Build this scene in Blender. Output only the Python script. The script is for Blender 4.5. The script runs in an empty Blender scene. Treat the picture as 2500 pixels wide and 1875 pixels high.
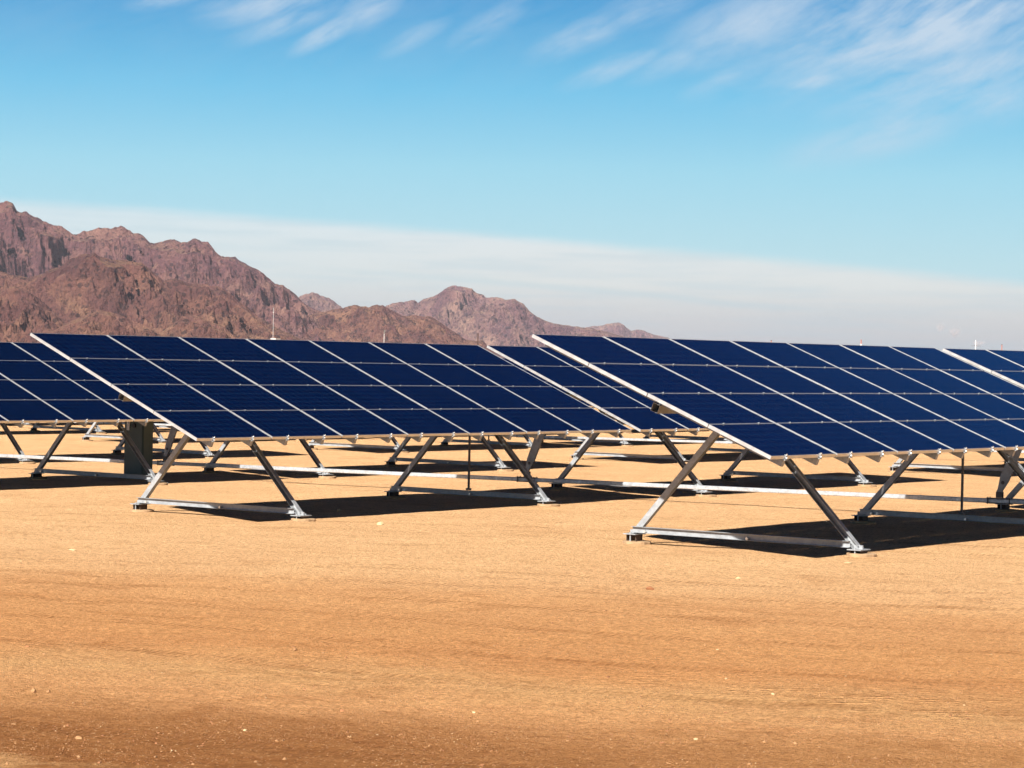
import bpy, math, random
import numpy as np
from mathutils import Vector, Matrix
R = math.radians
random.seed(7)
rng = np.random.default_rng(11)
scene = bpy.context.scene
COL = scene.collection

# ------------------------------------------------------------------ camera
CAM = Vector((-25.298, -16.734, 2.400))
YAW, PITCH, ROLL, FPX = 0.6394, -0.0104, 0.0206, 6006.67
fw = Vector((math.cos(PITCH)*math.cos(YAW), math.cos(PITCH)*math.sin(YAW), math.sin(PITCH)))
rt0 = Vector((math.sin(YAW), -math.cos(YAW), 0)); up0 = rt0.cross(fw)
rt = rt0*math.cos(ROLL) + up0*math.sin(ROLL); up = -rt0*math.sin(ROLL) + up0*math.cos(ROLL)
cd = bpy.data.cameras.new('camera'); cam = bpy.data.objects.new('camera', cd); COL.objects.link(cam)
M = Matrix((rt, up, -fw)).transposed().to_4x4(); M.translation = CAM
cam.matrix_world = M
cd.sensor_width = 36; cd.lens = FPX/2500*36; cd.clip_start = .2; cd.clip_end = 80000
scene.camera = cam

def px(p):                       # world point -> pixel of the 2500 px wide photograph
    d = Vector(p)-CAM; z = d.dot(fw)
    return (1250+FPX*d.dot(rt)/z, 937.5-FPX*d.dot(up)/z, z)
def ray(x, y):
    return fw + rt*((x-1250)/FPX) - up*((y-937.5)/FPX)
def far_point(x, y, dist):       # point seen at (x, y), at a horizontal distance from the camera
    r = ray(x, y); return CAM + r*(dist/math.hypot(r.x, r.y))
def ground_plane(x, y):
    return -.037-.0110*max(-60, min(160, y))

# ------------------------------------------------------------------ materials
def new_mat(name):
    m = bpy.data.materials.new(name); m.use_nodes = True
    nt = m.node_tree; nt.nodes.clear()
    out = nt.nodes.new('ShaderNodeOutputMaterial'); b = nt.nodes.new('ShaderNodeBsdfPrincipled')
    nt.links.new(b.outputs[0], out.inputs[0])
    return m, nt, b
def node(nt, t, **k):
    n = nt.nodes.new(t)
    for a, v in k.items():
        if a.startswith('_'): n.inputs[a[1:].replace('_', ' ')].default_value = v
        else: setattr(n, a, v)
    return n
def link(nt, a, b): nt.links.new(a, b)
def noise(nt, vec, scale, detail=4, rough=.55, dist=0):
    n = node(nt, 'ShaderNodeTexNoise'); n.inputs['Scale'].default_value = scale
    n.inputs['Detail'].default_value = detail; n.inputs['Roughness'].default_value = rough
    n.inputs['Distortion'].default_value = dist
    if vec is not None: link(nt, vec, n.inputs['Vector'])
    return n.outputs['Fac']
def ramp(nt, fac, stops, interp='LINEAR'):
    n = node(nt, 'ShaderNodeValToRGB'); cr = n.color_ramp; cr.interpolation = interp
    while len(cr.elements) < len(stops): cr.elements.new(.5)
    for e, (p, c) in zip(cr.elements, stops):
        e.position = p; e.color = (*c, 1) if len(c) == 3 else c
    link(nt, fac, n.inputs[0]); return n.outputs[0]
def mixc(nt, fac, a, b, mode='MIX'):
    n = node(nt, 'ShaderNodeMix', data_type='RGBA', blend_type=mode)
    for s, v in ((0, fac), (6, a), (7, b)):
        if isinstance(v, (int, float)): n.inputs[s].default_value = v
        elif isinstance(v, tuple): n.inputs[s].default_value = (*v, 1)
        else: link(nt, v, n.inputs[s])
    return n.outputs[2]
def mth(nt, op, a, b=None, c=None, clamp=False):
    n = node(nt, 'ShaderNodeMath', operation=op, use_clamp=clamp)
    for i, v in enumerate((a, b, c)):
        if v is None: continue
        if isinstance(v, (int, float)): n.inputs[i].default_value = v
        else: link(nt, v, n.inputs[i])
    return n.outputs[0]
def mapr(nt, v, a, b, c=0., d=1., smooth=True):
    n = node(nt, 'ShaderNodeMapRange', interpolation_type='SMOOTHSTEP' if smooth else 'LINEAR')
    link(nt, v, n.inputs[0])
    for i, x in zip((1, 2, 3, 4), (a, b, c, d)): n.inputs[i].default_value = x
    return n.outputs[0]
def bump(nt, b, h, strength, dist):
    n = node(nt, 'ShaderNodeBump'); n.inputs['Strength'].default_value = strength; n.inputs['Distance'].default_value = dist
    link(nt, h, n.inputs['Height']); link(nt, n.outputs[0], b.inputs['Normal'])
def objco(nt): return node(nt, 'ShaderNodeTexCoord').outputs['Object']
def mapping(nt, vec, scale=(1, 1, 1), rot=(0, 0, 0)):
    n = node(nt, 'ShaderNodeMapping'); n.inputs['Scale'].default_value = scale; n.inputs['Rotation'].default_value = rot
    link(nt, vec, n.inputs['Vector']); return n.outputs[0]

def metal(name, col, rough, metallic, var=.12, scale=9., spangle=0.):
    m, nt, b = new_mat(name); co = objco(nt)
    f = noise(nt, co, scale, 5, .6)
    c = ramp(nt, f, [(.3, tuple(x*(1-var) for x in col)), (.7, tuple(min(1, x*(1+var)) for x in col))])
    if spangle:
        v = node(nt, 'ShaderNodeTexVoronoi'); v.inputs['Scale'].default_value = 34; link(nt, co, v.inputs['Vector'])
        bw = node(nt, 'ShaderNodeRGBToBW'); link(nt, v.outputs['Color'], bw.inputs[0])
        c = mixc(nt, spangle, c, bw.outputs[0], 'OVERLAY')
    link(nt, c, b.inputs['Base Color']); b.inputs['Metallic'].default_value = metallic
    r = mapr(nt, noise(nt, co, scale*2.3, 3), .3, .7, rough-.07, rough+.1); link(nt, r, b.inputs['Roughness'])
    return m
ALU = metal('anodised_aluminium', (.64, .64, .64), .42, .78, .04, 5)
GALV = metal('galvanised_steel', (.31, .322, .335), .50, .32, .16, 7, .12)
RODM = metal('weathered_galvanised_rod', (.50, .52, .54), .42, .5, .16, 5, .22)
BOLT = metal('bright_zinc_bolt', (.75, .75, .73), .3, .7, .05, 20)
RUST = metal('rusted_pile_steel', (.075, .048, .034), .75, .2, .35, 30)
DARKM = metal('dark_weathered_steel', (.11, .10, .095), .55, .4, .2, 12)
MASTM = metal('dull_pale_mast', (.40, .40, .40), .6, 0, .06, 3)
WHITE = metal('white_painted_metal', (.70, .70, .68), .5, 0, .06, 3)
BROWNP = metal('brown_painted_pole', (.045, .022, .018), .6, 0, .15, 3)
REDP = metal('red_banded_paint', (.30, .12, .09), .6, 0, .1, .2)

def mat_cells():
    m, nt, b = new_mat('solar_cells'); uv = node(nt, 'ShaderNodeUVMap').outputs[0]
    sep = node(nt, 'ShaderNodeSeparateXYZ'); link(nt, uv, sep.inputs[0])
    # u runs along the module (10 cells), v up its slope (6 cells)
    def edge(c, n, w):
        f = mth(nt, 'FRACT', mth(nt, 'MULTIPLY', c, n)); d = mth(nt, 'ABSOLUTE', mth(nt, 'SUBTRACT', f, .5))
        return mth(nt, 'GREATER_THAN', d, .5-w)
    gx = edge(sep.outputs[0], 10., .012); gy = edge(sep.outputs[1], 6., .012)
    bus = edge(mth(nt, 'ADD', sep.outputs[1], 1/24.), 12., .012)
    oi = node(nt, 'ShaderNodeObjectInfo').outputs['Random']
    # every cell a slightly different blue
    cell = node(nt, 'ShaderNodeCombineXYZ')
    link(nt, mth(nt, 'FLOOR', mth(nt, 'MULTIPLY', sep.outputs[0], 10.)), cell.inputs[0])
    link(nt, mth(nt, 'FLOOR', mth(nt, 'MULTIPLY', sep.outputs[1], 6.)), cell.inputs[1]); link(nt, oi, cell.inputs[2])
    wn = node(nt, 'ShaderNodeTexWhiteNoise'); link(nt, cell.outputs[0], wn.inputs['Vector'])
    base = mixc(nt, wn.outputs[0], (.0001, .0011, .0095), (.0001, .0021, .0165))
    base = mixc(nt, mth(nt, 'MULTIPLY', oi, .35), base, (.0001, .0008, .0070))
    c = mixc(nt, mth(nt, 'MULTIPLY', bus, .75), base, (.004, .040, .110))
    c = mixc(nt, mth(nt, 'MULTIPLY', mth(nt, 'MAXIMUM', gx, gy), .7), c, (.008, .055, .140))
    # thin dust film
    d = noise(nt, mapping(nt, uv, (3, 9, 1)), 2.2, 5, .6)
    c = mixc(nt, mapr(nt, d, .42, .8, 0., .0015), c, (.35, .30, .24))
    link(nt, c, b.inputs['Base Color']); b.inputs['Roughness'].default_value = .16
    b.inputs['IOR'].default_value = 1.33
    link(nt, mapr(nt, d, .3, .7, .03, .06), b.inputs['Roughness'])
    return m
CELLS = mat_cells()
def mat_back():
    m, nt, b = new_mat('dark_backsheet'); b.inputs['Base Color'].default_value = (.045, .045, .05, 1); b.inputs['Roughness'].default_value = .6  # made near-black so less light bounces back into the shade below
    return m
BACK = mat_back()
def mat_concrete():
    m, nt, b = new_mat('dusty_concrete'); co = objco(nt)
    f = noise(nt, co, 14, 6, .65); link(nt, ramp(nt, f, [(.3, (.26, .16, .085)), (.7, (.42, .27, .145))]), b.inputs['Base Color'])
    b.inputs['Roughness'].default_value = .95; bump(nt, b, noise(nt, co, 40, 4), .5, .01); return m
CONC = mat_concrete()
def mat_cabinet():
    m, nt, b = new_mat('grey_green_enamel'); co = objco(nt)
    f = noise(nt, co, 3, 4); link(nt, ramp(nt, f, [(.3, (.050, .085, .080)), (.7, (.068, .105, .098))]), b.inputs['Base Color'])
    b.inputs['Roughness'].default_value = .5; return m
CAB = mat_cabinet()
def flat(name, col, rough=.7):
    m, nt, b = new_mat(name); f = noise(nt, objco(nt), 20, 3)
    link(nt, ramp(nt, f, [(.3, tuple(x*.85 for x in col)), (.7, tuple(x*1.1 for x in col))]), b.inputs['Base Color'])
    b.inputs['Roughness'].default_value = rough; return m
BLACK = flat('black_dial_and_tube_hollow', (.012, .012, .013), .5)
PALE = flat('pale_limestone', (.50, .35, .185), .9)
TANR = flat('tan_stone', (.33, .170, .072), .9)
REDR = flat('reddish_clod', (.28, .12, .05), .95)

TRK = (.9626, .2708)   # graders and trucks run along the line this vector crosses at right angles
def mat_ground():
    m, nt, b = new_mat('desert_dirt')
    geo = node(nt, 'ShaderNodeNewGeometry').outputs['Position']
    sep = node(nt, 'ShaderNodeSeparateXYZ'); link(nt, geo, sep.inputs[0])
    X, Y = sep.outputs[0], sep.outputs[1]
    p = mth(nt, 'ADD', mth(nt, 'MULTIPLY', X, TRK[0]), mth(nt, 'MULTIPLY', Y, TRK[1]))
    q = mth(nt, 'SUBTRACT', mth(nt, 'MULTIPLY', Y, TRK[0]), mth(nt, 'MULTIPLY', X, TRK[1]))
    tc = node(nt, 'ShaderNodeCombineXYZ'); link(nt, p, tc.inputs[0]); link(nt, q, tc.inputs[1])
    T = tc.outputs[0]
    wob = noise(nt, mapping(nt, T, (.5, .35, 1)), 1., 4, .6)
    wob2 = noise(nt, mapping(nt, T, (3.2, 1.3, 1)), 1., 5, .65)
    pw = mth(nt, 'ADD', p, mth(nt, 'ADD', mth(nt, 'MULTIPLY', mth(nt, 'SUBTRACT', wob, .5), 2.2), mth(nt, 'MULTIPLY', mth(nt, 'SUBTRACT', wob2, .5), 1.7)))
    # graded lanes: sandy pale beyond, packed tan in the middle, a dark driven lane close by
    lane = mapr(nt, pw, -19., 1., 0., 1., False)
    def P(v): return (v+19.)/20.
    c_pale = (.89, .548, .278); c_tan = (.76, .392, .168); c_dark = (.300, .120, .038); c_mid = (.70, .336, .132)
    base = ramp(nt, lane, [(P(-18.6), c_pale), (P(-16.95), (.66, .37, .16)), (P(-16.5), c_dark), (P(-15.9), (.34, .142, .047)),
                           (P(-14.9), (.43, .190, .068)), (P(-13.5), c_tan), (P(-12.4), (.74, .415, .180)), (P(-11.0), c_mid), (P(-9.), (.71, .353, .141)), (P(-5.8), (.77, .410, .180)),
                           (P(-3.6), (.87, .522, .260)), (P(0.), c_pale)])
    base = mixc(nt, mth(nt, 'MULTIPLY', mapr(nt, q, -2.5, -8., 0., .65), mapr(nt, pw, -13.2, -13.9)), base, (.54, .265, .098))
    str1 = noise(nt, mapping(nt, T, (5., 1.6, 1)), 1., 7, .74)
    base = mixc(nt, mapr(nt, str1, .35, .70, 0., .26), base, (.46, .215, .080))
    big = noise(nt, geo, .35, 5, .6)
    base = mixc(nt, mapr(nt, big, .40, .70, 0., .40), base, mixc(nt, 1., base, (1.22, 1.28, 1.30), 'MULTIPLY'))
    bend = mth(nt, 'MULTIPLY', mth(nt, 'SUBTRACT', noise(nt, mapping(nt, T, (0., .10, 1)), 1., 2, .4), .5), 3.0)
    trk = None
    for c0, wd, sl in ((-8.1, .15, .02), (-6.4, .15, .02), (-11.6, .13, -.05), (-9.9, .13, -.05), (-4.6, .16, .12), (-2.9, .16, .12), (-15.2, .15, 0.), (3.2, .16, .03), (4.9, .16, .03)):
        off = mth(nt, 'ABSOLUTE', mth(nt, 'SUBTRACT', mth(nt, 'ADD', p, mth(nt, 'ADD', bend, mth(nt, 'MULTIPLY', q, sl))), c0))
        tr_ = mapr(nt, off, wd*.7, wd*1.3, 1., 0.); trk = tr_ if trk is None else mth(nt, 'MAXIMUM', trk, tr_)
    trk = mth(nt, 'MULTIPLY', trk, mapr(nt, wob2, .36, .56))
    base = mixc(nt, mth(nt, 'MULTIPLY', trk, .55), base, mixc(nt, 1., base, (.80, .74, .68), 'MULTIPLY'))
    sp = noise(nt, geo, 26, 6, .75)
    base = mixc(nt, mapr(nt, sp, .30, .70, -.02, 1.), mixc(nt, .55, base, (.20, .075, .022)), mixc(nt, 1., base, (1.16, 1.18, 1.20), 'MULTIPLY'))
    sp2 = noise(nt, mapping(nt, T, (1., 1., 1)), 7.5, 8, .78)
    base = mixc(nt, mapr(nt, sp2, .34, .50, .60, 0.), base, mixc(nt, 1., base, (.60, .49, .40), 'MULTIPLY'))
    base = mixc(nt, mapr(nt, sp2, .54, .70, 0., .55), base, mixc(nt, 1., base, (1.22, 1.28, 1.34), 'MULTIPLY'))
    mot = noise(nt, mapping(nt, T, (1.5, .8, 1)), 1.1, 6, .66, .8)
    base = mixc(nt, mapr(nt, mot, .52, .68, 0., .6), base, mixc(nt, 1., base, (.76, .67, .58), 'MULTIPLY'))
    base = mixc(nt, mapr(nt, mot, .30, .42, .45, 0.), base, mixc(nt, 1., base, (1.10, 1.13, 1.18), 'MULTIPLY'))
    # fine gravel: pale and dark grains
    v = node(nt, 'ShaderNodeTexVoronoi'); v.inputs['Scale'].default_value = 38; link(nt, geo, v.inputs['Vector'])
    bw = node(nt, 'ShaderNodeSeparateColor'); link(nt, v.outputs['Color'], bw.inputs[0])
    gr = mth(nt, 'LESS_THAN', v.outputs['Distance'], .30)
    base = mixc(nt, mth(nt, 'MULTIPLY', gr, mapr(nt, bw.outputs[0], .72, .95, 0., .55)), base, (.78, .50, .27))
    base = mixc(nt, mth(nt, 'MULTIPLY', gr, mapr(nt, bw.outputs[1], .78, .97, 0., .6)), base, (.12, .05, .02))
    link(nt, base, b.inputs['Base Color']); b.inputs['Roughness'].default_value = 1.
    b.inputs['Specular IOR Level'].default_value = .08
    # tyre ridges in two patches where a truck has turned
    h = mth(nt, 'ADD', mth(nt, 'MULTIPLY', noise(nt, geo, 5.5, 8, .72), .6), mth(nt, 'MULTIPLY', str1, .55))
    h = mth(nt, 'ADD', h, mth(nt, 'ADD', mth(nt, 'MULTIPLY', sp, .28), mth(nt, 'MULTIPLY', sp2, .55)))
    h = mth(nt, 'ADD', h, mth(nt, 'MULTIPLY', gr, .05))
    def patch(x, y, r):
        d = node(nt, 'ShaderNodeVectorMath', operation='DISTANCE'); link(nt, geo, d.inputs[0]); d.inputs[1].default_value = (x, y, .12)
        return mth(nt, 'MULTIPLY', mapr(nt, d.outputs['Value'], r*.5, r, 1., 0.), mapr(nt, wob2, .45, .6))
    w = node(nt, 'ShaderNodeTexWave', wave_type='BANDS', bands_direction='X'); w.inputs['Scale'].default_value = 3.1
    w.inputs['Distortion'].default_value = 2.2; w.inputs['Detail'].default_value = 2; w.inputs['Detail Scale'].default_value = 2
    rv = node(nt, 'ShaderNodeVectorRotate', rotation_type='Z_AXIS'); rv.inputs['Angle'].default_value = -.64; link(nt, geo, rv.inputs[0]); link(nt, rv.outputs[0], w.inputs['Vector'])
    pm = mth(nt, 'MAXIMUM', patch(-9.88, -7.2, 1.25), patch(-9.7, -8.9, 1.2))
    h = mth(nt, 'ADD', h, mth(nt, 'MULTIPLY', mth(nt, 'MULTIPLY', w.outputs['Fac'], pm), .45))
    tw = node(nt, 'ShaderNodeTexWave', wave_type='BANDS', bands_direction='Y'); tw.inputs['Scale'].default_value = 4.; tw.inputs['Distortion'].default_value = 1.5; link(nt, T, tw.inputs['Vector'])
    h = mth(nt, 'ADD', h, mth(nt, 'MULTIPLY', trk, mth(nt, 'SUBTRACT', mth(nt, 'MULTIPLY', tw.outputs['Fac'], .22), .25)))
    bump(nt, b, h, 1., .13)
    return m
GROUND = mat_ground()

def mat_rock(name, k=1., tint=(1, 1, 1), zr=(90, 150)):
    m, nt, b = new_mat(name); geo = node(nt, 'ShaderNodeNewGeometry')
    P = geo.outputs['Position']; sepn = node(nt, 'ShaderNodeSeparateXYZ'); link(nt, geo.outputs['Normal'], sepn.inputs[0])
    n1 = noise(nt, P, .0075/k, 8, .70, .6); n2 = noise(nt, P, .026/k, 8, .76); n3 = noise(nt, P, .07/k, 4, .7)
    T = lambda c: tuple(a*t for a, t in zip(c, tint))
    c = ramp(nt, n1, [(.32, T((.120, .062, .066))), (.44, T((.225, .118, .108))), (.53, T((.300, .168, .125))), (.62, T((.430, .270, .175)))])
    c = mixc(nt, mapr(nt, n2, .40, .66, 0., .85), c, T((.098, .054, .062)))
    c = mixc(nt, mapr(nt, n2, .30, .44, .75, 0.), c, T((.44, .275, .185)))
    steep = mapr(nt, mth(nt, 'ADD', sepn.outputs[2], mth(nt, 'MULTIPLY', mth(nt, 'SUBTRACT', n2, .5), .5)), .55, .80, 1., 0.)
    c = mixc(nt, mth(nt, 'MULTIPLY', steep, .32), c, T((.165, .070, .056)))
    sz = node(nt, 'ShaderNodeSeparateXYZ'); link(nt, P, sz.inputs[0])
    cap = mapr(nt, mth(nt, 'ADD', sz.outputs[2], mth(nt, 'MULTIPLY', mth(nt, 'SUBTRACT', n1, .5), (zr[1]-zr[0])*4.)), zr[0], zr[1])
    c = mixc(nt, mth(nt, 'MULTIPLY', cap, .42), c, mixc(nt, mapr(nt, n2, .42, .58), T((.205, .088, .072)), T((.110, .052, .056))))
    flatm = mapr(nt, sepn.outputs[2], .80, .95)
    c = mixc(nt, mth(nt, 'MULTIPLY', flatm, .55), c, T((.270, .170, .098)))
    # scattered desert scrub and boulders
    v = node(nt, 'ShaderNodeTexVoronoi'); v.inputs['Scale'].default_value = .085/k; link(nt, P, v.inputs['Vector'])
    dot = mth(nt, 'MULTIPLY', mth(nt, 'LESS_THAN', v.outputs['Distance'], .33), mapr(nt, n3, .38, .55))
    c = mixc(nt, mth(nt, 'MULTIPLY', dot, .8), c, T((.050, .034, .034)))
    v2 = node(nt, 'ShaderNodeTexVoronoi'); v2.inputs['Scale'].default_value = .16/k; link(nt, P, v2.inputs['Vector'])
    c = mixc(nt, mth(nt, 'MULTIPLY', mth(nt, 'LESS_THAN', v2.outputs['Distance'], .36), mapr(nt, n2, .42, .60, .1, .7)), c, T((.085, .048, .048)))
    link(nt, c, b.inputs['Base Color']); b.inputs['Roughness'].default_value = 1.; b.inputs['Specular IOR Level'].default_value = .1
    h = mth(nt, 'ADD', mth(nt, 'MULTIPLY', n2, 1.), mth(nt, 'MULTIPLY', n3, .4)); bump(nt, b, h, 1., 40*k)
    return m

# ------------------------------------------------------------------ mesh helpers
class MB:
    def __init__(s): s.v = []; s.f = []; s.m = []; s.uv = {}
    def quad(s, pts, mi=0, uv=None):
        i = len(s.v); s.v += [tuple(p) for p in pts]; s.f.append(tuple(range(i, i+len(pts)))); s.m.append(mi)
        if uv: s.uv[len(s.f)-1] = uv
    def obox(s, c, ax, ay, az, mi=0):       # centre and three half-axis vectors
        c, ax, ay, az = map(Vector, (c, ax, ay, az)); i = len(s.v)
        for k in range(8): s.v.append(tuple(c + ax*(1 if k & 1 else -1) + ay*(1 if k & 2 else -1) + az*(1 if k & 4 else -1)))
        for f in ((0, 4, 6, 2), (1, 3, 7, 5), (0, 1, 5, 4), (2, 6, 7, 3), (0, 2, 3, 1), (4, 5, 7, 6)):
            s.f.append(tuple(i+a for a in f)); s.m.append(mi)
    def box(s, x0, x1, y0, y1, z0, z1, mi=0):
        s.obox(((x0+x1)/2, (y0+y1)/2, (z0+z1)/2), ((x1-x0)/2, 0, 0), (0, (y1-y0)/2, 0), (0, 0, (z1-z0)/2), mi)
    def beam(s, a, b, wx, wn, mi=0):        # a solid bar in a plane of constant X: wx across, wn in the plane
        a, b = Vector(a), Vector(b); d = (b-a); x = Vector((1, 0, 0)); n = d.normalized().cross(x)
        s.obox((a+b)/2, x*wx/2, d/2, n*wn/2, mi)
    def prism(s, ring, a, b, mi=0, cap=True):   # ring of (x, y, z) offsets swept from a to b
        a, b = Vector(a), Vector(b); i = len(s.v); n = len(ring)
        for q in (a, b): s.v += [tuple(q+Vector(r)) for r in ring]
        for k in range(n):
            s.f.append((i+k, i+(k+1) % n, i+n+(k+1) % n, i+n+k)); s.m.append(mi)
        if cap: s.f.append(tuple(range(i+n-1, i-1, -1))); s.m.append(mi); s.f.append(tuple(range(i+n, i+2*n))); s.m.append(mi)
    def cyl(s, a, b, r0, r1=None, n=12, mi=0):
        a, b = Vector(a), Vector(b); r1 = r0 if r1 is None else r1
        d = (b-a).normalized(); e = d.orthogonal().normalized(); g = d.cross(e); i = len(s.v)
        for q, r in ((a, r0), (b, r1)):
            s.v += [tuple(q+(e*math.cos(2*math.pi*k/n)+g*math.sin(2*math.pi*k/n))*r) for k in range(n)]
        for k in range(n): s.f.append((i+k, i+(k+1) % n, i+n+(k+1) % n, i+n+k)); s.m.append(mi)
        s.f.append(tuple(range(i+n-1, i-1, -1))); s.f.append(tuple(range(i+n, i+2*n))); s.m += [mi, mi]
    def mesh(s, name, mats, bevel=0):
        me = bpy.data.meshes.new(name); me.from_pydata(s.v, [], s.f)
        for m in mats: me.materials.append(m)
        me.polygons.foreach_set('material_index', s.m)
        if s.uv:
            l = me.uv_layers.new(name='UVMap')
            for fi, uvs in s.uv.items():
                for li, u in zip(me.polygons[fi].loop_indices, uvs): l.data[li].uv = u
        if bevel:
            import bmesh
            bm = bmesh.new(); bm.from_mesh(me)
            bmesh.ops.bevel(bm, geom=[e for e in bm.edges if len(e.link_faces) == 2 and e.calc_face_angle(0) > .5], offset=bevel, segments=2, affect='EDGES')
            bm.to_mesh(me); bm.free()
        me.update(); return me
def obj(name, me, parent=None, loc=(0, 0, 0), rot=(0, 0, 0)):
    o = bpy.data.objects.new(name, me); COL.objects.link(o); o.location = loc; o.rotation_euler = rot
    if parent: o.parent = parent
    return o
def tag(o, label=None, cat=None, group=None, kind=None):
    if label: o['label'] = label
    if cat: o['category'] = cat
    if group: o['group'] = group
    if kind: o['kind'] = kind
    return o

# ------------------------------------------------------------------ noise for the terrain
_perm = rng.permutation(4096)
_g = rng.uniform(0, 2*np.pi, 4096)
def perlin(x, y, seed=0):
    xi = np.floor(x).astype(np.int64); yi = np.floor(y).astype(np.int64); xf = x-xi; yf = y-yi
    u = xf*xf*xf*(xf*(xf*6-15)+10); v = yf*yf*yf*(yf*(yf*6-15)+10)
    def gr(ix, iy, dx, dy):
        h = _g[_perm[(ix + _perm[(iy+seed*57) & 4095]) & 4095]]; return np.cos(h)*dx+np.sin(h)*dy
    a = gr(xi, yi, xf, yf); b = gr(xi+1, yi, xf-1, yf); c = gr(xi, yi+1, xf, yf-1); d = gr(xi+1, yi+1, xf-1, yf-1)
    return (a+(b-a)*u)*(1-v)+(c+(d-c)*u)*v
def fbm(x, y, octv=5, seed=0, gain=.5):
    s = 0; a = 1; f = 1
    for o in range(octv): s = s+a*perlin(x*f, y*f, seed+o); a *= gain; f *= 2.03
    return s
def ridged(x, y, octv=6, seed=0, gain=.55):
    s = 0; a = 1; f = 1; w = 1; n = 0
    for o in range(octv):
        r = (1-np.abs(perlin(x*f, y*f, seed+o))*1.9); r = np.clip(r, 0, 1)**2*w
        s = s+a*r; n += a; w = np.clip(r*1.6, 0, 1); a *= gain; f *= 2.07
    return s/n
def grid_mesh(name, P, mat, smooth=True):
    n, m, _ = P.shape; me = bpy.data.meshes.new(name)
    i = np.arange(n*m).reshape(n, m)
    F = np.stack([i[:-1, :-1], i[1:, :-1], i[1:, 1:], i[:-1, 1:]], -1).reshape(-1, 4)
    me.vertices.add(n*m); me.vertices.foreach_set('co', P.astype(np.float32).ravel())
    me.loops.add(F.size); me.loops.foreach_set('vertex_index', F.astype(np.int32).ravel())
    me.polygons.add(len(F)); me.polygons.foreach_set('loop_start', np.arange(0, F.size, 4, dtype=np.int32))
    me.polygons.foreach_set('use_smooth', np.full(len(F), smooth))
    me.materials.append(mat); me.update(calc_edges=True); me.validate(); return me

# ------------------------------------------------------------------ ground
def gz(x, y):                     # numpy ground height
    base = -.037-.0110*np.clip(y, -60, 160)
    r = np.hypot(x-5, y+2); near = np.exp(-(r/90)**2)
    return base + near*(.022*fbm(x*.23, y*.23, 4, 3) + .010*fbm(x*1.3, y*1.3, 3, 9))
def gzf(x, y): return float(gz(np.array([float(x)]), np.array([float(y)]))[0])
NG = 640
t = np.linspace(-1, 1, NG); a_ = math.asinh(32000/9.)
g1 = np.sinh(t*a_)*9.
gx, gy = np.meshgrid(g1-2., g1-1., indexing='ij')
GP = np.stack([gx, gy, gz(gx, gy)], -1)
ground = tag(obj('ground', grid_mesh('ground', GP, GROUND)), kind='structure')

# ------------------------------------------------------------------ mountains: one closed-form terrain per range
def cropA(pts): return [(x/2.4578, 470+y/2.4578) for x, y in pts]
def cropB(pts): return [(700+x/2.212, 650+y/2.212) for x, y in pts]
def build_range(name, pts, D, wf, wb, mat, seed, scale, nx, nf=110, nb=30, rough=.42, jit=.010):
    pts = sorted(pts); X = np.array([p[0] for p in pts], float); Yp = np.array([p[1] for p in pts], float)
    xs = np.linspace(X[0], X[-1], nx); ys = np.interp(xs, X, Yp)
    rid = []
    for x, y in zip(xs, ys):
        p = far_point(x, y, D); rid.append((p.x, p.y, p.z))
    rid = np.array(rid); base = -5.
    H = rid[:, 2]-base; Hm = H.max()
    az = np.arctan2(rid[:, 1]-CAM.y, rid[:, 0]-CAM.x)
    lat = (az[0]-az)*D
    s = np.concatenate([-np.linspace(1, 0, nf)**1.25, np.linspace(0, 1, nb)[1:]])
    # the crest wanders in depth so spurs come forward
    wander = fbm(lat/(scale*2.6), lat*0+seed*3.7, 4, seed)*wf*.30
    r = D + wander[:, None] + np.where(s < 0, s*wf, s*wb)[None, :]
    # keep the crest's outline: heights scale with the distance they end up at
    S = np.abs(s)[None, :]
    L = lat[:, None] + 0*r
    prof = (1-S)**1.15
    hz = H[:, None]*prof*((D+wander[:, None])/D)
    wq = fbm(L/(scale*1.7), r/(scale*1.7), 3, seed+60)*.55
    n1 = ridged((L+.55*r)/scale+wq, (r*.8-.45*L)/scale-wq, 7, seed)
    n2 = ridged((L-.4*r)/(scale*.30)+7, (r+.4*L)/(scale*.30), 6, seed+20)
    n3 = ridged(L/(scale*.12), r/(scale*.12), 4, seed+40)-.4
    env = np.clip(S*5.5, 0, 1)*(1-S)**.35
    Hc = np.minimum(H, Hm*.8)[:, None]
    hz = hz + env*Hc*rough*((n1-.42)*1.0 + (n2-.42)*.38) + Hc*(.15+env)*jit*6.*n3*np.clip((1-S)*6, 0, 1)
    hz = hz + H[:, None]*jit*2.2*(fbm(L/(scale*.16), r*0+2, 5, seed+5)*np.exp(-(S*18)**2))
    hz = np.minimum(hz, H[:, None]*(1-.55*S)*((D+wander[:, None])/D) + .014*H[:, None])
    P = np.stack([CAM.x+np.cos(az)[:, None]*r, CAM.y+np.sin(az)[:, None]*r, base+hz], -1)
    return tag(obj(name, grid_mesh(name, P, mat, False)), kind='structure')
mainr = [(-260, 430), (-160, 470), (-80, 455), (-30, 500)] + cropA([(0, 70), (40, 62), (75, 75), (100, 105), (150, 112), (190, 140), (230, 155), (275, 170), (330, 195), (370, 208), (410, 228), (440, 245), (480, 245), (520, 230), (560, 217), (620, 217), (680, 210), (735, 203), (770, 225), (800, 240), (830, 245), (860, 265), (900, 300), (950, 302), (1000, 295), (1045, 285), (1080, 297), (1120, 292), (1165, 275), (1205, 290), (1250, 305), (1290, 350), (1330, 378), (1370, 382), (1410, 388), (1430, 405), (1480, 425), (1540, 460), (1580, 485), (1600, 510), (1650, 548), (1700, 555), (1740, 585), (1790, 630), (1830, 665), (1900, 705), (1980, 735), (2100, 790), (2250, 850), (2450, 960), (2600, 1010)])
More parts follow.
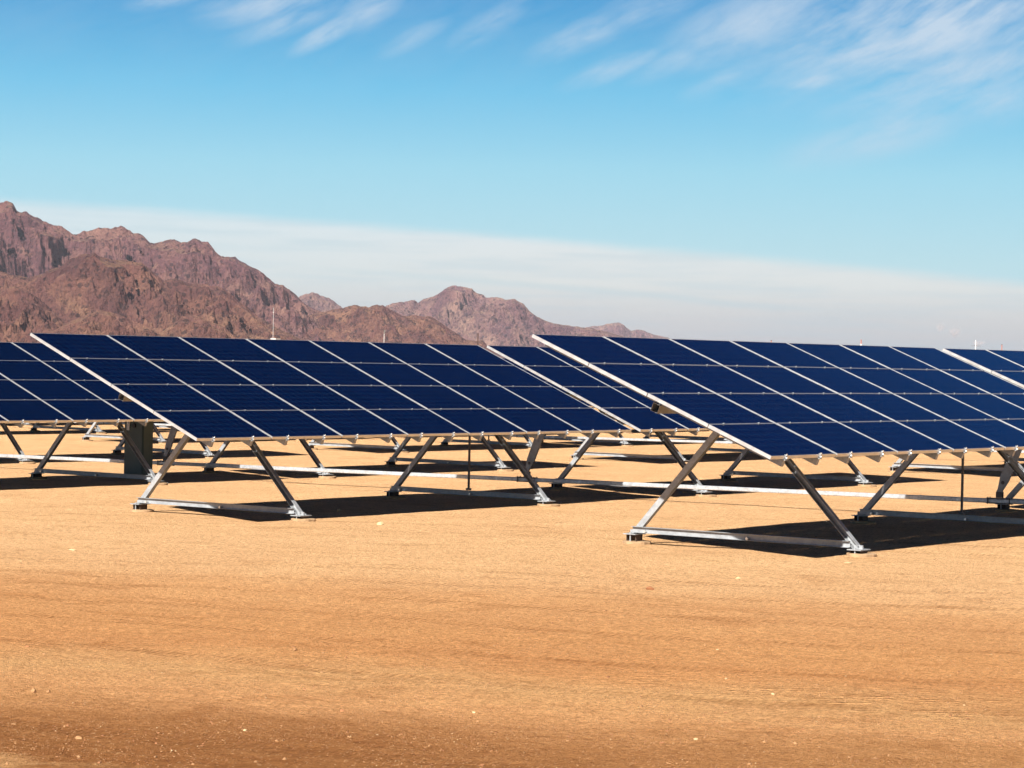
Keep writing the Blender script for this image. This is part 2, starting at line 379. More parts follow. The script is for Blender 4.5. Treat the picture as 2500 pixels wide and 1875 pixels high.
foot = [(-300, 640), (-150, 610)] + cropA([(0, 470), (90, 500), (180, 510), (350, 450), (400, 420), (430, 395), (480, 372), (540, 375), (560, 357), (600, 385), (640, 395), (700, 410), (780, 415), (850, 415), (880, 440), (930, 490), (980, 525), (1060, 520), (1150, 550), (1230, 545), (1320, 570), (1380, 605), (1420, 640), (1490, 690), (1550, 745), (1600, 775), (1700, 830), (1800, 880), (2000, 960), (2100, 1000)])
mid = cropB([(-350, 420), (-150, 340), (0, 300), (100, 268), (230, 240), (300, 225), (340, 212), (380, 208), (440, 222), (490, 205), (530, 215), (580, 245), (620, 265), (650, 268), (700, 265), (780, 275), (830, 300), (880, 340), (930, 370), (970, 400), (1020, 402), (1060, 400), (1080, 425), (1150, 490), (1250, 520)])
small = cropB([(-100, 330), (0, 230), (40, 190), (70, 165), (100, 148), (130, 142), (170, 150), (210, 165), (250, 185), (300, 222), (360, 270), (460, 340)])
second = cropB([(300, 400), (420, 300), (480, 240), (540, 212), (600, 195), (640, 188), (690, 185), (710, 200), (740, 175), (790, 165), (830, 140), (870, 115), (900, 104), (950, 112), (1000, 122), (1010, 135), (1050, 150), (1075, 168), (1130, 165), (1190, 180), (1230, 180), (1280, 205), (1310, 240), (1350, 270), (1400, 295), (1450, 310), (1520, 320), (1600, 330), (1700, 345), (1800, 375), (1950, 440), (2100, 520), (2200, 560)])
farr = cropB([(1350, 480), (1500, 380), (1600, 333), (1640, 325), (1690, 322), (1740, 310), (1790, 303), (1820, 315), (1860, 350), (1890, 340), (1930, 348), (1980, 370), (2060, 385), (2150, 430), (2300, 520)])
ROCK = mat_rock('desert_rock', 1., (1.10, .98, .96), (80, 135)); ROCKM = mat_rock('desert_rock_main', 1.1, (1.16, 1.07, 1.24), (210, 300)); ROCK2 = mat_rock('desert_rock_far_haze_tint', 1.5, (1.30, 1.32, 1.56), (180, 300))  # farthest rock is tinted paler and mauve, painting extra haze into its colour
spur1 = cropA([(150, 930), (300, 840), (430, 770), (520, 735), (600, 705), (650, 715), (740, 735), (800, 770), (870, 800), (950, 850), (1100, 930)])
spur2 = [(-160, 690)] + cropA([(0, 590), (90, 560), (190, 600), (260, 660), (330, 720), (400, 790), (480, 850), (600, 950)])
spur3 = cropA([(820, 960), (950, 850), (1040, 790), (1090, 745), (1150, 730), (1230, 760), (1330, 800), (1400, 850), (1500, 930)])
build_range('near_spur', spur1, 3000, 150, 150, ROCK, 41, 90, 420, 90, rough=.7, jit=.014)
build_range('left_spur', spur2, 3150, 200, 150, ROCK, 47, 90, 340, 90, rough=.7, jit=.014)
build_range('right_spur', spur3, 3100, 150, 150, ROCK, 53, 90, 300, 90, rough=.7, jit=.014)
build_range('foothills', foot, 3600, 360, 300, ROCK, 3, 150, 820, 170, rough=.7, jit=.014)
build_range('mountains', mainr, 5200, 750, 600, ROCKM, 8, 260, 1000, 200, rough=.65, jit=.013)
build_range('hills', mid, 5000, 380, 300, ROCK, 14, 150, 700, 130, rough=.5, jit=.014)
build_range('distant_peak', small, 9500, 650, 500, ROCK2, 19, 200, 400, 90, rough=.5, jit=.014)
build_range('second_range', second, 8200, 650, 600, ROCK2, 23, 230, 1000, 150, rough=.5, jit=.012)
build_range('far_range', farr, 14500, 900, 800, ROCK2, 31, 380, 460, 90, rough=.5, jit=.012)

# ------------------------------------------------------------------ solar trackers
C, PS = 1.6, .9581           # module pitch along the row and up the slope
GAP = .27; UL = 7*C; PAIR = 25.5
HX, HY, TH = .787, .4735, .044
def frame_mesh():
    b = MB(); l = .013
    b.box(-HX, -HX+l, -HY, HY, -TH, 0); b.box(HX-l, HX, -HY, HY, -TH, 0)
    l2 = .0065; b.box(-HX+l, HX-l, -HY, -HY+l2, -TH, -.0015); b.box(-HX+l, HX-l, HY-l2, HY, -TH, -.0015)
    return b
def add_face(b, mi=0, mback=1):
    l = .013; x, y = HX-l, HY-.0065
    b.quad([(-x, -y, -.004), (x, -y, -.004), (x, y, -.004), (-x, y, -.004)], mi, [(0, 0), (1, 0), (1, 1), (0, 1)])
    b.quad([(-x, -y, -.012), (-x, y, -.012), (x, y, -.012), (x, -y, -.012)], mback)
m_frame = frame_mesh().mesh('panel_frame', [ALU])
bb = MB(); add_face(bb, 0, 1); m_face = bb.mesh('cell_face', [CELLS, BACK])
bb = frame_mesh(); add_face(bb, 1, 2); m_panel = bb.mesh('panel_whole', [ALU, CELLS, BACK])
bb = MB(); L = 2*PS-.012      # rail: C channel, web to -X
bb.box(-.022, -.018, -L, L, -.146, -.046); bb.box(-.018, .026, -L, L, -.050, -.046); bb.box(-.018, .026, -L, L, -.146, -.142)
m_rail = bb.mesh('rail', [GALV])
bb = MB(); y = -L             # clamp on the low edge, and its bolt
bb.box(-.024, .030, y-.006, y-.001, -.146, -.050, 0); bb.box(-.034, .040, y-.030, y-.006, -.056, -.048, 0)
bb.box(-.016, .018, y-.016, y-.002+.0, -.048, .004, 0); bb.box(-.016, .018, y-.004, y+.012, .002, .007, 0)
bb.cyl((.001, y-.012, .004), (.001, y-.012, .022), .009, n=6, mi=1); bb.cyl((.003, y-.018, -.026), (.003, y-.034, -.026), .013, n=8, mi=1)
m_endclamp = bb.mesh('end_clamp', [GALV, BOLT])
bb = MB(); bb.box(-.017, .017, -.014, .014, .0008, .0035); bb.cyl((0, 0, .0035), (0, 0, .012), .007, n=6)
m_midclamp = bb.mesh('mid_clamp', [GALV])
ZC = -.202; TS = .055
bb = MB()
TL = UL*2+GAP
def tube(b, x0, x1, zc, hs, w=.006):    # open square tube
    for s in (-1, 1):
        b.box(x0, x1, s*hs-(w if s > 0 else 0), s*hs+(w if s < 0 else 0), zc-hs+w, zc+hs-w)
        b.box(x0, x1, -hs, hs, zc+s*hs-(w if s > 0 else 0), zc+s*hs+(w if s < 0 else 0))
tube(bb, .30, TL-.30, ZC, TS); bb.box(.45, .452, -TS+.007, TS-.007, ZC-TS+.007, ZC+TS-.007, 1)  # black sheet inside the open end paints the dark of the hollow
m_tube = bb.mesh('torque_tube', [GALV, BLACK])
bb = MB()                     # torsion arm in the tilted frame: from the tube down to the rod
AL = 1.60
ring = [(0, -.085, 0), (0, .085, 0)]
def armpoly(b, x, prof, th, mi=0):
    i = len(b.v); n = len(prof)
    for dx in (-th/2, th/2): b.v += [(x+dx, y, z) for y, z in prof]
    b.f.append(tuple(range(i, i+n))); b.f.append(tuple(range(i+2*n-1, i+n-1, -1))); b.m += [mi, mi]
    for k in range(n): b.f.append((i+k, i+n+k, i+n+(k+1) % n, i+(k+1) % n)); b.m.append(mi)
armpoly(bb, 0, [(-.095, ZC+.06), (.095, ZC+.06), (.080, ZC-AL+.30), (.045, ZC-AL+.12), (.045, ZC-AL+.03), (-.045, ZC-AL+.03), (-.045, ZC-AL+.12), (-.080, ZC-AL+.30)], .035)
bb.cyl((-.022, 0, ZC-AL+.24), (.022, 0, ZC-AL+.24), .030, n=12, mi=1)
for dy in (-.05, .05): bb.cyl((-.028, dy, ZC-.09), (.028, dy, ZC-.09), .014, n=8, mi=1)
m_arm = bb.mesh('torsion_arm', [GALV, DARKM])

# A-frame pieces, origin on the row's centre line, z relative to the panel centre height
APY, APZ = .077, -.187
def leg_mesh(s):
    b = MB(); top = Vector((0, APY+.10*s, APZ-.05)); foot_ = Vector((0, .011+1.690*s, -1.925))
    d = (foot_-top).normalized(); n = d.cross(Vector((1, 0, 0)))
    if s > 0:     # far leg, closed side outwards
        b.beam(top+Vector((-.036, 0, 0)), foot_+Vector((-.036, 0, 0)), .006, .082)
        for q in (-1, 1): b.obox((top+foot_)/2+n*q*.038+Vector((.004, 0, 0)), (.034, 0, 0), (foot_-top)/2, n*.003)
    else:
        b.beam(top+Vector((.036, 0, 0)), foot_+Vector((.036, 0, 0)), .006, .082)
        for q in (-1, 1): b.obox((top+foot_)/2+n*q*.038+Vector((-.004, 0, 0)), (.037, 0, 0), (foot_-top)/2, n*.003)
    return b.mesh('support_leg', [GALV])
m_leg = {s: leg_mesh(s) for s in (-1, 1)}
bb = MB(); bb.box(-.13, .13, -.10, .10, -.012, 0); bb.box(-.012, .012, -.06, .06, .0, .05)
for dx in (-.1, .1): bb.cyl((dx, 0, 0), (dx, 0, .018), .016, n=6); bb.cyl((dx, 0, -.11), (dx, 0, -.012), .010, n=6)
m_plate = bb.mesh('foot_plate', [GALV])
bb = MB(); y0, y1 = -1.60, 1.715; x0 = -.050       # base beam: C channel open to -X
bb.box(x0-.002, x0+.004, y0, y1, .022, .106); bb.box(x0-.046, x0-.002, y0, y1, .101, .106); bb.box(x0-.046, x0-.002, y0, y1, .022, .027)
m_beam = bb.mesh('base_beam', [GALV])
bb = MB(); bb.cyl((x0-.052, 0, .034), (x0-.010, 0, .034), .019, n=8); m_bolt = bb.mesh('bolt', [BOLT])
bb = MB(); bb.box(-.08, .08, -.145, .145, -.010, .0); bb.box(-.05, .05, -.10, -.062, 0, .13); bb.box(-.05, .05, .062, .10, 0, .13)
m_bearing = bb.mesh('bearing', [GALV])
bb = MB()                     # pile: short H section
bb.box(-.08, .08, -.078, -.068, -.5, -.013); bb.box(-.08, .08, .068, .078, -.5, -.013); bb.box(-.005, .005, -.068, .068, -.5, -.013)
m_pile = bb.mesh('pile', [RUST])
def pad_mesh(k):
    b = MB(); n = 22; rr = random.Random(k); i = 0
    rad = [.19*(1+.10*(rr.random()-.5)) for _ in range(n)]
    b.v = [(r*math.cos(2*math.pi*j/n), r*math.sin(2*math.pi*j/n), -.12) for j, r in enumerate(rad)] + \
          [(r*math.cos(2*math.pi*j/n), r*math.sin(2*math.pi*j/n), .028+.006*rr.random()) for j, r in enumerate(rad)] + \
          [(.9*r*math.cos(2*math.pi*j/n), .9*r*math.sin(2*math.pi*j/n), .036+.006*rr.random()) for j, r in enumerate(rad)] + [(0, 0, .042)]
    for j in range(n):
        k2 = (j+1) % n; b.f += [(j, k2, n+k2, n+j), (n+j, n+k2, 2*n+k2, 2*n+j), (2*n+j, 2*n+k2, 3*n)]; b.m += [0]*3
    return b.mesh('concrete_pad', [CONC])
m_pads = [pad_mesh(k) for k in range(4)]
bb = MB(); bb.box(-.015, .015, -.015, .015, -1.835, -.25); bb.box(-.03, .03, -.04, .04, -1.835, -1.80)
m_post = bb.mesh('damper_post', [DARKM])

def row_y(k): return 9.6812*k
def row_zc(k): return 2.0088-.1088*k
def row_x(k): return .3055*k
TILT = {0: .3790, 1: .3966, 2: .3899}
FX = [2.36, 8.70, 13.78, 20.10]
rr = random.Random(3)
def build_tracker(k, m, full):
    X0, Y0, zc = row_x(k)+PAIR*m, row_y(k), row_zc(k)
    tl = TILT.get(k, .39+rr.uniform(-.008, .008)); gb = ground_plane(X0, Y0)
    root = obj('solar_tracker', None, None, (X0, Y0, gb)); root.empty_display_size = .3
    def at(x, y=0., z=0.): return (x, y, zc-gb+z)
    ct, st = math.cos(tl), math.sin(tl); rot = (tl, 0, 0)
    for u in range(2):
        for c in range(7):
            xc = u*(UL+GAP)+(c+.5)*C
            for j in range(4):
                s = (1.5-j)*PS; dz = rr.uniform(-.0015, .0015)
                p = obj('solar_panel', m_frame if full else m_panel, root, at(xc+rr.uniform(-.002, .002), s*ct-dz*st, s*st+dz*ct), (tl+rr.uniform(-.0012, .0012), rr.uniform(-.0012, .0012), 0))
                if full: obj('cell_face', m_face, p)
            for off in (.36, 1.19):
                r = obj('rail', m_rail, root, at(u*(UL+GAP)+c*C+off), rot)
                if full:
                    obj('end_clamp', m_endclamp, r)
                    for j in (1, 2, 3): obj('mid_clamp', m_midclamp, r, (0, (2-j)*PS, 0))
                elif k <= 4: obj('end_clamp', m_endclamp, r)
    obj('torque_tube', m_tube, root, at(0), rot)
    obj('torsion_arm', m_arm, root, at(UL+GAP/2), rot)
    for fi, fx in enumerate(FX):
        for s in (-1, 1):
            leg = obj('support_leg', m_leg[s], root, at(fx))
            fy = .011+1.709*s
            obj('foot_plate', m_plate, leg, (0, fy, -1.935))
            pl = obj('footing', m_pads[(fi*2+(s > 0)+k) % 4], root, (fx+.03, fy-.02, gzf(X0+fx, Y0+fy)-gb))
            obj('pile', m_pile, pl, (-.03, .02, zc-1.935-gzf(X0+fx, Y0+fy)))
        bm_ = obj('base_beam', m_beam, root, at(fx, 0, -1.941))
        for by in ((-.10, 1.50) if full else ()): obj('bolt', m_bolt, bm_, (0, by, .012))
        obj('bearing', m_bearing, root, at(fx, APY, APZ-.075))
        if (k, m, fi) in ((0, 0, 1), (1, 0, 1), (3, 1, 1)): obj('damper_post', m_post, root, at(fx+.03, .02))
    return root

ROWW = ['front', 'second', 'third', 'fourth', 'fifth', 'sixth', 'seventh', 'eighth', 'ninth', 'tenth', 'eleventh', 'twelfth', 'thirteenth', 'fourteenth']
NTH = ['first', 'second', 'third', 'fourth', 'fifth', 'sixth', 'seventh', 'eighth']
built = []
for k in range(0, 11):
    for m in range(0, 7):
        X0, Y0, zc = row_x(k)+PAIR*m, row_y(k), row_zc(k)
        a1, a2 = px((X0, Y0-1.8, zc-.7)), px((X0+TL, Y0+1.8, zc-.7))
        if a2[0] < -60 or a1[0] > 2560 or a1[2] > 118: continue
        if k == 0 and m > 0: continue
        built.append((k, m))
for k, m in built:
    full = (k <= 1 and m == 0) or (k == 2 and m == 0)
    o = build_tracker(k, m, full)
    same = [b for b in built if b[0] == k]; idx = same.index((k, m))
    if (k, m) == (0, 0): lab = 'nearest tilted blue solar array, at right, in front of all the others'
    elif (k, m) == (1, 0): lab = 'large tilted blue solar array in the left half, second from the camera'
    elif (k, m) == (2, 0): lab = 'blue solar array behind the large left one, with the grey-green cabinet under it'
    else:
        pos = 'the only one' if len(same) == 1 else ('leftmost visible' if idx == 0 else 'rightmost visible' if idx == len(same)-1 else f'{NTH[idx]} from the left')
        lab = f'far solar array, row {ROWW[k]} from the camera, {pos} in that row'
    tag(o, lab, 'solar array', 'tilted solar arrays standing in parallel rows')

# ------------------------------------------------------------------ drive rods running across the rows
def rod(m, y0, y1):
    def pt(y):
        return Vector((UL+GAP/2+PAIR*m+.03156*y, y, ground_plane(0, y)+.300-.0009*y*0))
    b = MB(); h = .036; c = .010
    ring = [(-h, 0, -h+c), (-h, 0, h-c), (-h+c, 0, h), (h-c, 0, h), (h, 0, h-c), (h, 0, -h+c), (h-c, 0, -h), (-h+c, 0, -h)]
    b.prism(ring, pt(y0), pt(y1))
    o = obj('drive_rod', b.mesh('drive_rod', [RODM]))
    k0, k1 = math.ceil((y0+2)/9.6812), math.floor((y1-1)/9.6812)
    me_c = MB(); me_c.box(-.040, .040, -.02, .02, -.040, .040)
    mc = me_c.mesh('coupling', [RODM])
    me_b = MB()
    me_b.box(-.046, .046, -.22, .22, .037, .046); me_b.box(-.046, .046, -.22, .22, -.046, -.037)
    for yy in (-.19, .19):
        me_b.cyl((-.046, yy, -.055), (-.046, yy, .060), .009, n=6); me_b.cyl((.046, yy, -.055), (.046, yy, .060), .009, n=6)
    me_b.box(-.040, -.024, -.05, .05, .052, .15); me_b.box(.024, .040, -.05, .05, .052, .15)
    mb = me_b.mesh('rod_bracket', [DARKM])
    for k in range(k0, k1+1):
        t = TILT.get(k, .39); y = row_y(k)-ZC*math.sin(t)+(AL-.06)*math.sin(t)
        if y0 < y < y1: obj('rod_bracket', mb, o, pt(y))
        obj('coupling', mc, o, pt(row_y(k)+2.1))
    return o
tag(rod(0, -2.2, 30.), 'long galvanised drive rod crossing under the two nearest arrays near the ground', 'drive rod', 'drive rods crossing under the arrays')
tag(rod(1, 4., 82.), 'distant galvanised drive rod, a thin pale line beneath the arrays farther back', 'drive rod', 'drive rods crossing under the arrays')

# ------------------------------------------------------------------ control cabinet under the third row
cx, cy = 10.905, 19.77; cz = gzf(cx, cy)
cab = obj('control_cabinet', None, None, (cx, cy, cz))
b = MB(); b.box(-.14, .14, -.28, .28, .06, 1.32); obj('cabinet_body', b.mesh('cabinet_body', [CAB], .008), cab)
b = MB(); b.box(-.155, .155, -.295, .295, 1.322, 1.345); obj('lid', b.mesh('lid', [CAB]), cab)
b = MB(); b.box(-.20, .20, -.34, .34, -.1, .058); obj('plinth', b.mesh('plinth', [CONC]), cab)
b = MB(); b.box(-.152, -.1425, -.25, .25, .12, 1.28); d_ = obj('door', b.mesh('door', [CAB], .002), cab)
b = MB(); b.box(-.175, -.153, .10, .18, 1.00, 1.20); obj('label_plate', b.mesh('label_plate', [WHITE]), d_)
b = MB(); b.cyl((-.153, -.02, 1.10), (-.178, -.02, 1.10), .05, n=16); obj('dial', b.mesh('dial', [BLACK]), d_)
tag(cab, 'tall grey-green metal cabinet standing on the dirt under the array at left', 'cabinet')

# ------------------------------------------------------------------ poles and stacks on the plain
def upright(name, x, ytop, dist, r, mats, label, cat, parts=(), group=None):
    top = far_point(x, ytop, dist); z0 = ground_plane(0, 999); h = top.z-z0
    root = obj(name, None, None, (top.x, top.y, z0))
    b = MB(); b.cyl((0, 0, -.3), (0, 0, h), r*1.25, r, 10); obj('shaft', b.mesh('shaft', [mats[0]]), root)
    for pn, fn, mt in parts:
        b = MB(); fn(b, h); obj(pn, b.mesh(pn, [mt]), root)
    return tag(root, label, cat, group)
side = Vector((math.sin(YAW), -math.cos(YAW), 0))
def xarm(z, w, t): return lambda b, h: b.obox((0, 0, h+z), side*w/2, fw*t/2, (0, 0, t/2))
upright('mast', 668, 751, 420, .032, [MASTM], 'tall thin white mast above the panels, in front of the brown mountainside', 'mast',
        [('equipment_box', lambda b, h: b.box(-.3, .9, -.9, .3, h-5.5, h-5.2), MASTM), ('guy_ring', lambda b, h: b.cyl((0, 0, h-.9), (0, 0, h-.75), .10), MASTM)])
upright('camera_pole', 938, 815, 420, .06, [MASTM], 'short white pole with a small dark head above the left array', 'pole',
        [('head', lambda b, h: (b.obox((.05, 0, h+.30), side*.12, fw*.12, (0, 0, .28)), b.obox(side*.12+Vector((0, 0, h+.5)), side*.12, fw*.08, (0, 0, .16))), DARKM)])
upright('utility_pole', 1167, 814, 420, .10, [BROWNP], 'plain dark brown pole above the right end of the left array', 'pole', [('pole_cap', lambda b, h: b.cyl((0, 0, h), (0, 0, h+.08), .10), DARKM)])
upright('chimney', 2102.5, 829, 2600, .62, [REDP], 'far red-brown chimney with a pale base left of the steam puffs', 'chimney',
        [('base_band', lambda b, h: b.cyl((0, 0, h-14), (0, 0, h-4.6), 1.05, .85), WHITE)])
upright('crossarm_pole', 2382, 831, 1500, .24, [WHITE], 'thick white pole with a thin cross-arm above the far right panels', 'pole',
        [('crossarm', xarm(-3.3, 5.6, .14), DARKM), ('insulator', xarm(-3.05, 1.4, .22), BROWNP)])
upright('chimney', 2446, 842, 2600, .5, [REDP], 'small far red chimney at the right, beyond the white cross-arm pole', 'chimney',
        [('rim', lambda b, h: b.cyl((0, 0, h), (0, 0, h+.6), .62), BROWNP)])
upright('chimney', 1883, 832, 2600, .62, [REDP], 'tiny reddish stack tip just showing over the middle of the right array', 'chimney',
        [('rim', lambda b, h: b.cyl((0, 0, h), (0, 0, h+.6), .75), BROWNP)])

# steam: soft volumes drifting over the plant
def mat_steam():
    m = bpy.data.materials.new('steam'); m.use_nodes = True; nt = m.node_tree; nt.nodes.clear()
    out = nt.nodes.new('ShaderNodeOutputMaterial'); v = nt.nodes.new('ShaderNodeVolumePrincipled')
    v.inputs['Color'].default_value = (1., .86, .84, 1)
    co = node(nt, 'ShaderNodeTexCoord').outputs['Object']
    ln = node(nt, 'ShaderNodeVectorMath', operation='LENGTH'); link(nt, co, ln.inputs[0])
    d = mapr(nt, ln.outputs['Value'], .25, 1., .075, 0.)
    d = mth(nt, 'MULTIPLY', d, mapr(nt, noise(nt, co, 2.2, 4), .35, .6))
    link(nt, d, v.inputs['Density']); link(nt, v.outputs[0], out.inputs['Volume']); return m
STEAM = mat_steam()
import bmesh
def puff(x, y, rx, rz, label):
    p = far_point(x, y, 3000); bm = bmesh.new(); bmesh.ops.create_icosphere(bm, subdivisions=3, radius=1)
    for v in bm.verts: v.co *= 1-.12*math.sin(v.co.x*5+x)*math.cos(v.co.z*4+v.co.y*3)
    me = bpy.data.meshes.new('steam_puff'); bm.to_mesh(me); bm.free(); me.materials.append(STEAM)
    o = obj('steam_puff', me, None, p); o.scale = (rx, rx, rz)
    return tag(o, label, 'steam puff', 'steam puffs over the plain')
puff(2296, 800, 7, 7, 'faint pinkish steam puff, higher and left of its neighbour')
puff(2331, 811, 10, 8, 'faint pinkish steam puff, larger and lower, right of the other')
puff(2390, 838, 10, 4, 'low thin streak of steam just above the panels beside the white pole')

# ------------------------------------------------------------------ stones
def stone_mesh(seed, mat, n=1):
    bm = bmesh.new(); bmesh.ops.create_icosphere(bm, subdivisions=2, radius=1); r = random.Random(seed)
    axs = [(Vector((r.uniform(-1, 1), r.uniform(-1, 1), r.uniform(-1, 1))).normalized(), r.uniform(.45, .85)) for _ in range(9)]
    for v in bm.verts:
        for a, d in axs:
            e = v.co.dot(a)-d
            if e > 0: v.co -= a*e
    me = bpy.data.meshes.new('stone'); bm.to_mesh(me); bm.free(); me.materials.append(mat); return me
def at_px(x, y):
    r = ray(x, y); z = .12
    for _ in range(6):
        k = (z-CAM.z)/r.z; P = CAM+r*k; z = gzf(P.x, P.y)
    return Vector((P.x, P.y, z))
for x, y, s, mt, sc, lab in [
    (80, 1690, .045, TANR, (1, 1, 1.1), 'tan pyramid-shaped stone with a dark shadow, lower left of the dirt'),
    (119, 1690, .032, TANR, (1.1, 1, .8), 'small dark-shadowed stone just right of the pyramid-shaped one'),
    (1588, 1440, .075, REDR, (1.5, 1, .8), 'reddish-brown clod on pale dirt below the right array'),
    (190, 1803, .035, TANR, (1.7, 1, .7), 'flat brown stone with a shadow near the bottom left corner'),
    (929, 1281, .085, PALE, (1.3, 1, .8), 'pale block-like stone right of the left array\'s near footing'),
    (2070, 1377, .07, PALE, (1.7, 1, .6), 'pale flat stone in front of the right array\'s near footing'),
    (178, 1344, .07, PALE, (1.5, 1, .5), 'flat pale stone on the dirt at far left'),
    (720, 1588, .035, TANR, (1.3, 1, .9), 'small brown clod in the middle of the dirt, left of centre'),
    (1802, 1413, .06, PALE, (1.2, 1, .6), 'round pale pebble between the clod and the right array'),
    (598, 1784, .022, PALE, (1, 1, .9), 'bright white pebble on the dark lane, bottom left half'),
    (1887, 1696, .030, PALE, (1, 1, .7), 'lone bright pebble on the dirt, lower right half'),
    (828, 1262-14, .06, PALE, (1.2, 1, .9), 'white stone at the shadow edge behind the left array\'s near footing')]:
    P = at_px(x, y); o = obj('stone', stone_mesh(int(x), mt), None, P+Vector((0, 0, s*.15*sc[2])), (0, 0, x)); o.scale = [s*.55*q for q in sc]
    tag(o, lab, 'stone', 'loose stones on the dirt')
# gravel too small and too many to count
ico = bmesh.new(); bmesh.ops.create_icosphere(ico, subdivisions=1, radius=1)
iv = np.array([v.co[:] for v in ico.verts]); if_ = np.array([[v.index for v in f.verts] for f in ico.faces]); ico.free()
NS = 30000
yy = 1225+(1905-1225)*rng.random(NS)**.7; xx = rng.uniform(-100, 2600, NS)
rx = np.array(fw)[None, :]+np.array(rt)[None, :]*((xx-1250)/FPX)[:, None]-np.array(up)[None, :]*((yy-937.5)/FPX)[:, None]
zz = np.full(NS, .12)
for _ in range(4):
    kk = (zz-CAM.z)/rx[:, 2]; PX = CAM.x+rx[:, 0]*kk; PY = CAM.y+rx[:, 1]*kk; zz = gz(PX, PY)
lane = PX*TRK[0]+PY*TRK[1]
big_ = rng.random(NS) < .035                       # a few real pebbles among the coarse grains
clump = fbm(PX*.9, PY*.9, 3, 77) > -.12            # they gather in drifts
ss = np.where(big_, .0045+.010*rng.random(NS)**4, .0022+.0034*rng.random(NS)**2)
keep = clump | (rng.random(NS) < .25)
PX, PY, zz, ss, big_ = PX[keep], PY[keep], zz[keep], ss[keep], big_[keep]; NS = len(PX)
an = rng.random(NS)*6.283; ca, sa = np.cos(an)[:, None], np.sin(an)[:, None]
q = 1+rng.uniform(-.28, .28, (NS, len(iv)))
lx = iv[None, :, 0]*(ss*rng.uniform(.8, 1.7, NS))[:, None]*q; ly = iv[None, :, 1]*(ss*rng.uniform(.7, 1.1, NS))[:, None]*q
lz = iv[None, :, 2]*(ss*rng.uniform(.5, .95, NS))[:, None]*q+(ss*.12)[:, None]
V = np.stack([PX[:, None]+lx*ca-ly*sa, PY[:, None]+lx*sa+ly*ca, zz[:, None]+lz], -1).reshape(-1, 3)
F = (if_[None]+(np.arange(NS)*len(iv))[:, None, None]).reshape(-1, 3)
u_ = rng.random(NS); MI = np.repeat(np.where(big_, np.where(u_ < .55, 0, np.where(u_ < .58, 1, 2)), np.where(u_ < .62, 0, np.where(u_ < .635, 1, 2))), len(if_))
me = bpy.data.meshes.new('gravel'); me.from_pydata(V.tolist(), [], F.tolist())
for m_ in (TANR, PALE, REDR): me.materials.append(m_)
me.polygons.foreach_set('material_index', MI.astype(np.int32))
tag(obj('gravel', me), 'fine loose gravel scattered over the orange dirt', 'gravel', kind='stuff')

# ------------------------------------------------------------------ sky, sun, haze
SUN_E, SUN_A = R(36.6), R(10.)      # light travels along +X, ten degrees toward +Y
sd = bpy.data.lights.new('sun', 'SUN'); sd.energy = 5.; sd.angle = R(.53); sd.color = (1., .955, .88)
so = bpy.data.objects.new('sun', sd); COL.objects.link(so)
dirv = Vector((math.cos(SUN_E)*math.cos(SUN_A), math.cos(SUN_E)*math.sin(SUN_A), -math.sin(SUN_E)))
so.rotation_euler = dirv.to_track_quat('-Z', 'Y').to_euler(); so.location = (-40, -10, 40)

EXPO = 1.22; G = 2**EXPO
def lin(r, g, b): return tuple((((c/255+.055)/1.055)**2.4 if c > 10 else c/255/12.92)/G for c in (r, g, b))
w = bpy.data.worlds.new('World'); scene.world = w; w.use_nodes = True; nt = w.node_tree; nt.nodes.clear()
wo = nt.nodes.new('ShaderNodeOutputWorld'); bg = nt.nodes.new('ShaderNodeBackground'); link(nt, bg.outputs[0], wo.inputs[0])
WS = .1; bg.inputs[1].default_value = WS
sky = node(nt, 'ShaderNodeTexSky', sky_type='NISHITA', sun_disc=False); sky.sun_elevation = SUN_E
sky.sun_rotation = math.atan2(-dirv.x, -dirv.y); sky.altitude = 300; sky.air_density = 1.; sky.dust_density = .6
gen = node(nt, 'ShaderNodeTexCoord').outputs['Generated']
sp_ = node(nt, 'ShaderNodeSeparateXYZ'); nrm = node(nt, 'ShaderNodeVectorMath', operation='NORMALIZE'); link(nt, gen, nrm.inputs[0]); link(nt, nrm.outputs[0], sp_.inputs[0])
el = mth(nt, 'MULTIPLY', mth(nt, 'ARCSINE', sp_.outputs[2]), 180/math.pi)
az = mth(nt, 'MULTIPLY', mth(nt, 'ARCTAN2', sp_.outputs[1], sp_.outputs[0]), 180/math.pi)
AZ0 = math.degrees(YAW); ax_ = mth(nt, 'SUBTRACT', AZ0, az)      # degrees to the right of the range
fac = mth(nt, 'DIVIDE', el, 90., clamp=True)
def S(c): return tuple(x/WS for x in lin(*c))
def raw(c): return tuple(x/G/WS for x in c)
blue = ramp(nt, mth(nt, 'SQRT', fac), [(0, S((200, 228, 236))), (math.sqrt(2.3/90), S((190, 231, 240))), (math.sqrt(4.4/90), S((160, 220, 241))), (math.sqrt(6.2/90), S((112, 198, 237))),
     (math.sqrt(8.3/90), S((58, 158, 216))), (math.sqrt(13/90), raw((.006, .115, .40))), (math.sqrt(22/90), raw((.0002, .026, .165))), (math.sqrt(40/90), raw((.0002, .006, .05))), (1., raw((.0002, .002, .018)))])
blue = mixc(nt, .01, blue, mixc(nt, 1., sky.outputs[0], (.30, .42, .60), 'MULTIPLY'))
vv = node(nt, 'ShaderNodeCombineXYZ'); link(nt, ax_, vv.inputs[0]); link(nt, el, vv.inputs[1]); AE = vv.outputs[0]
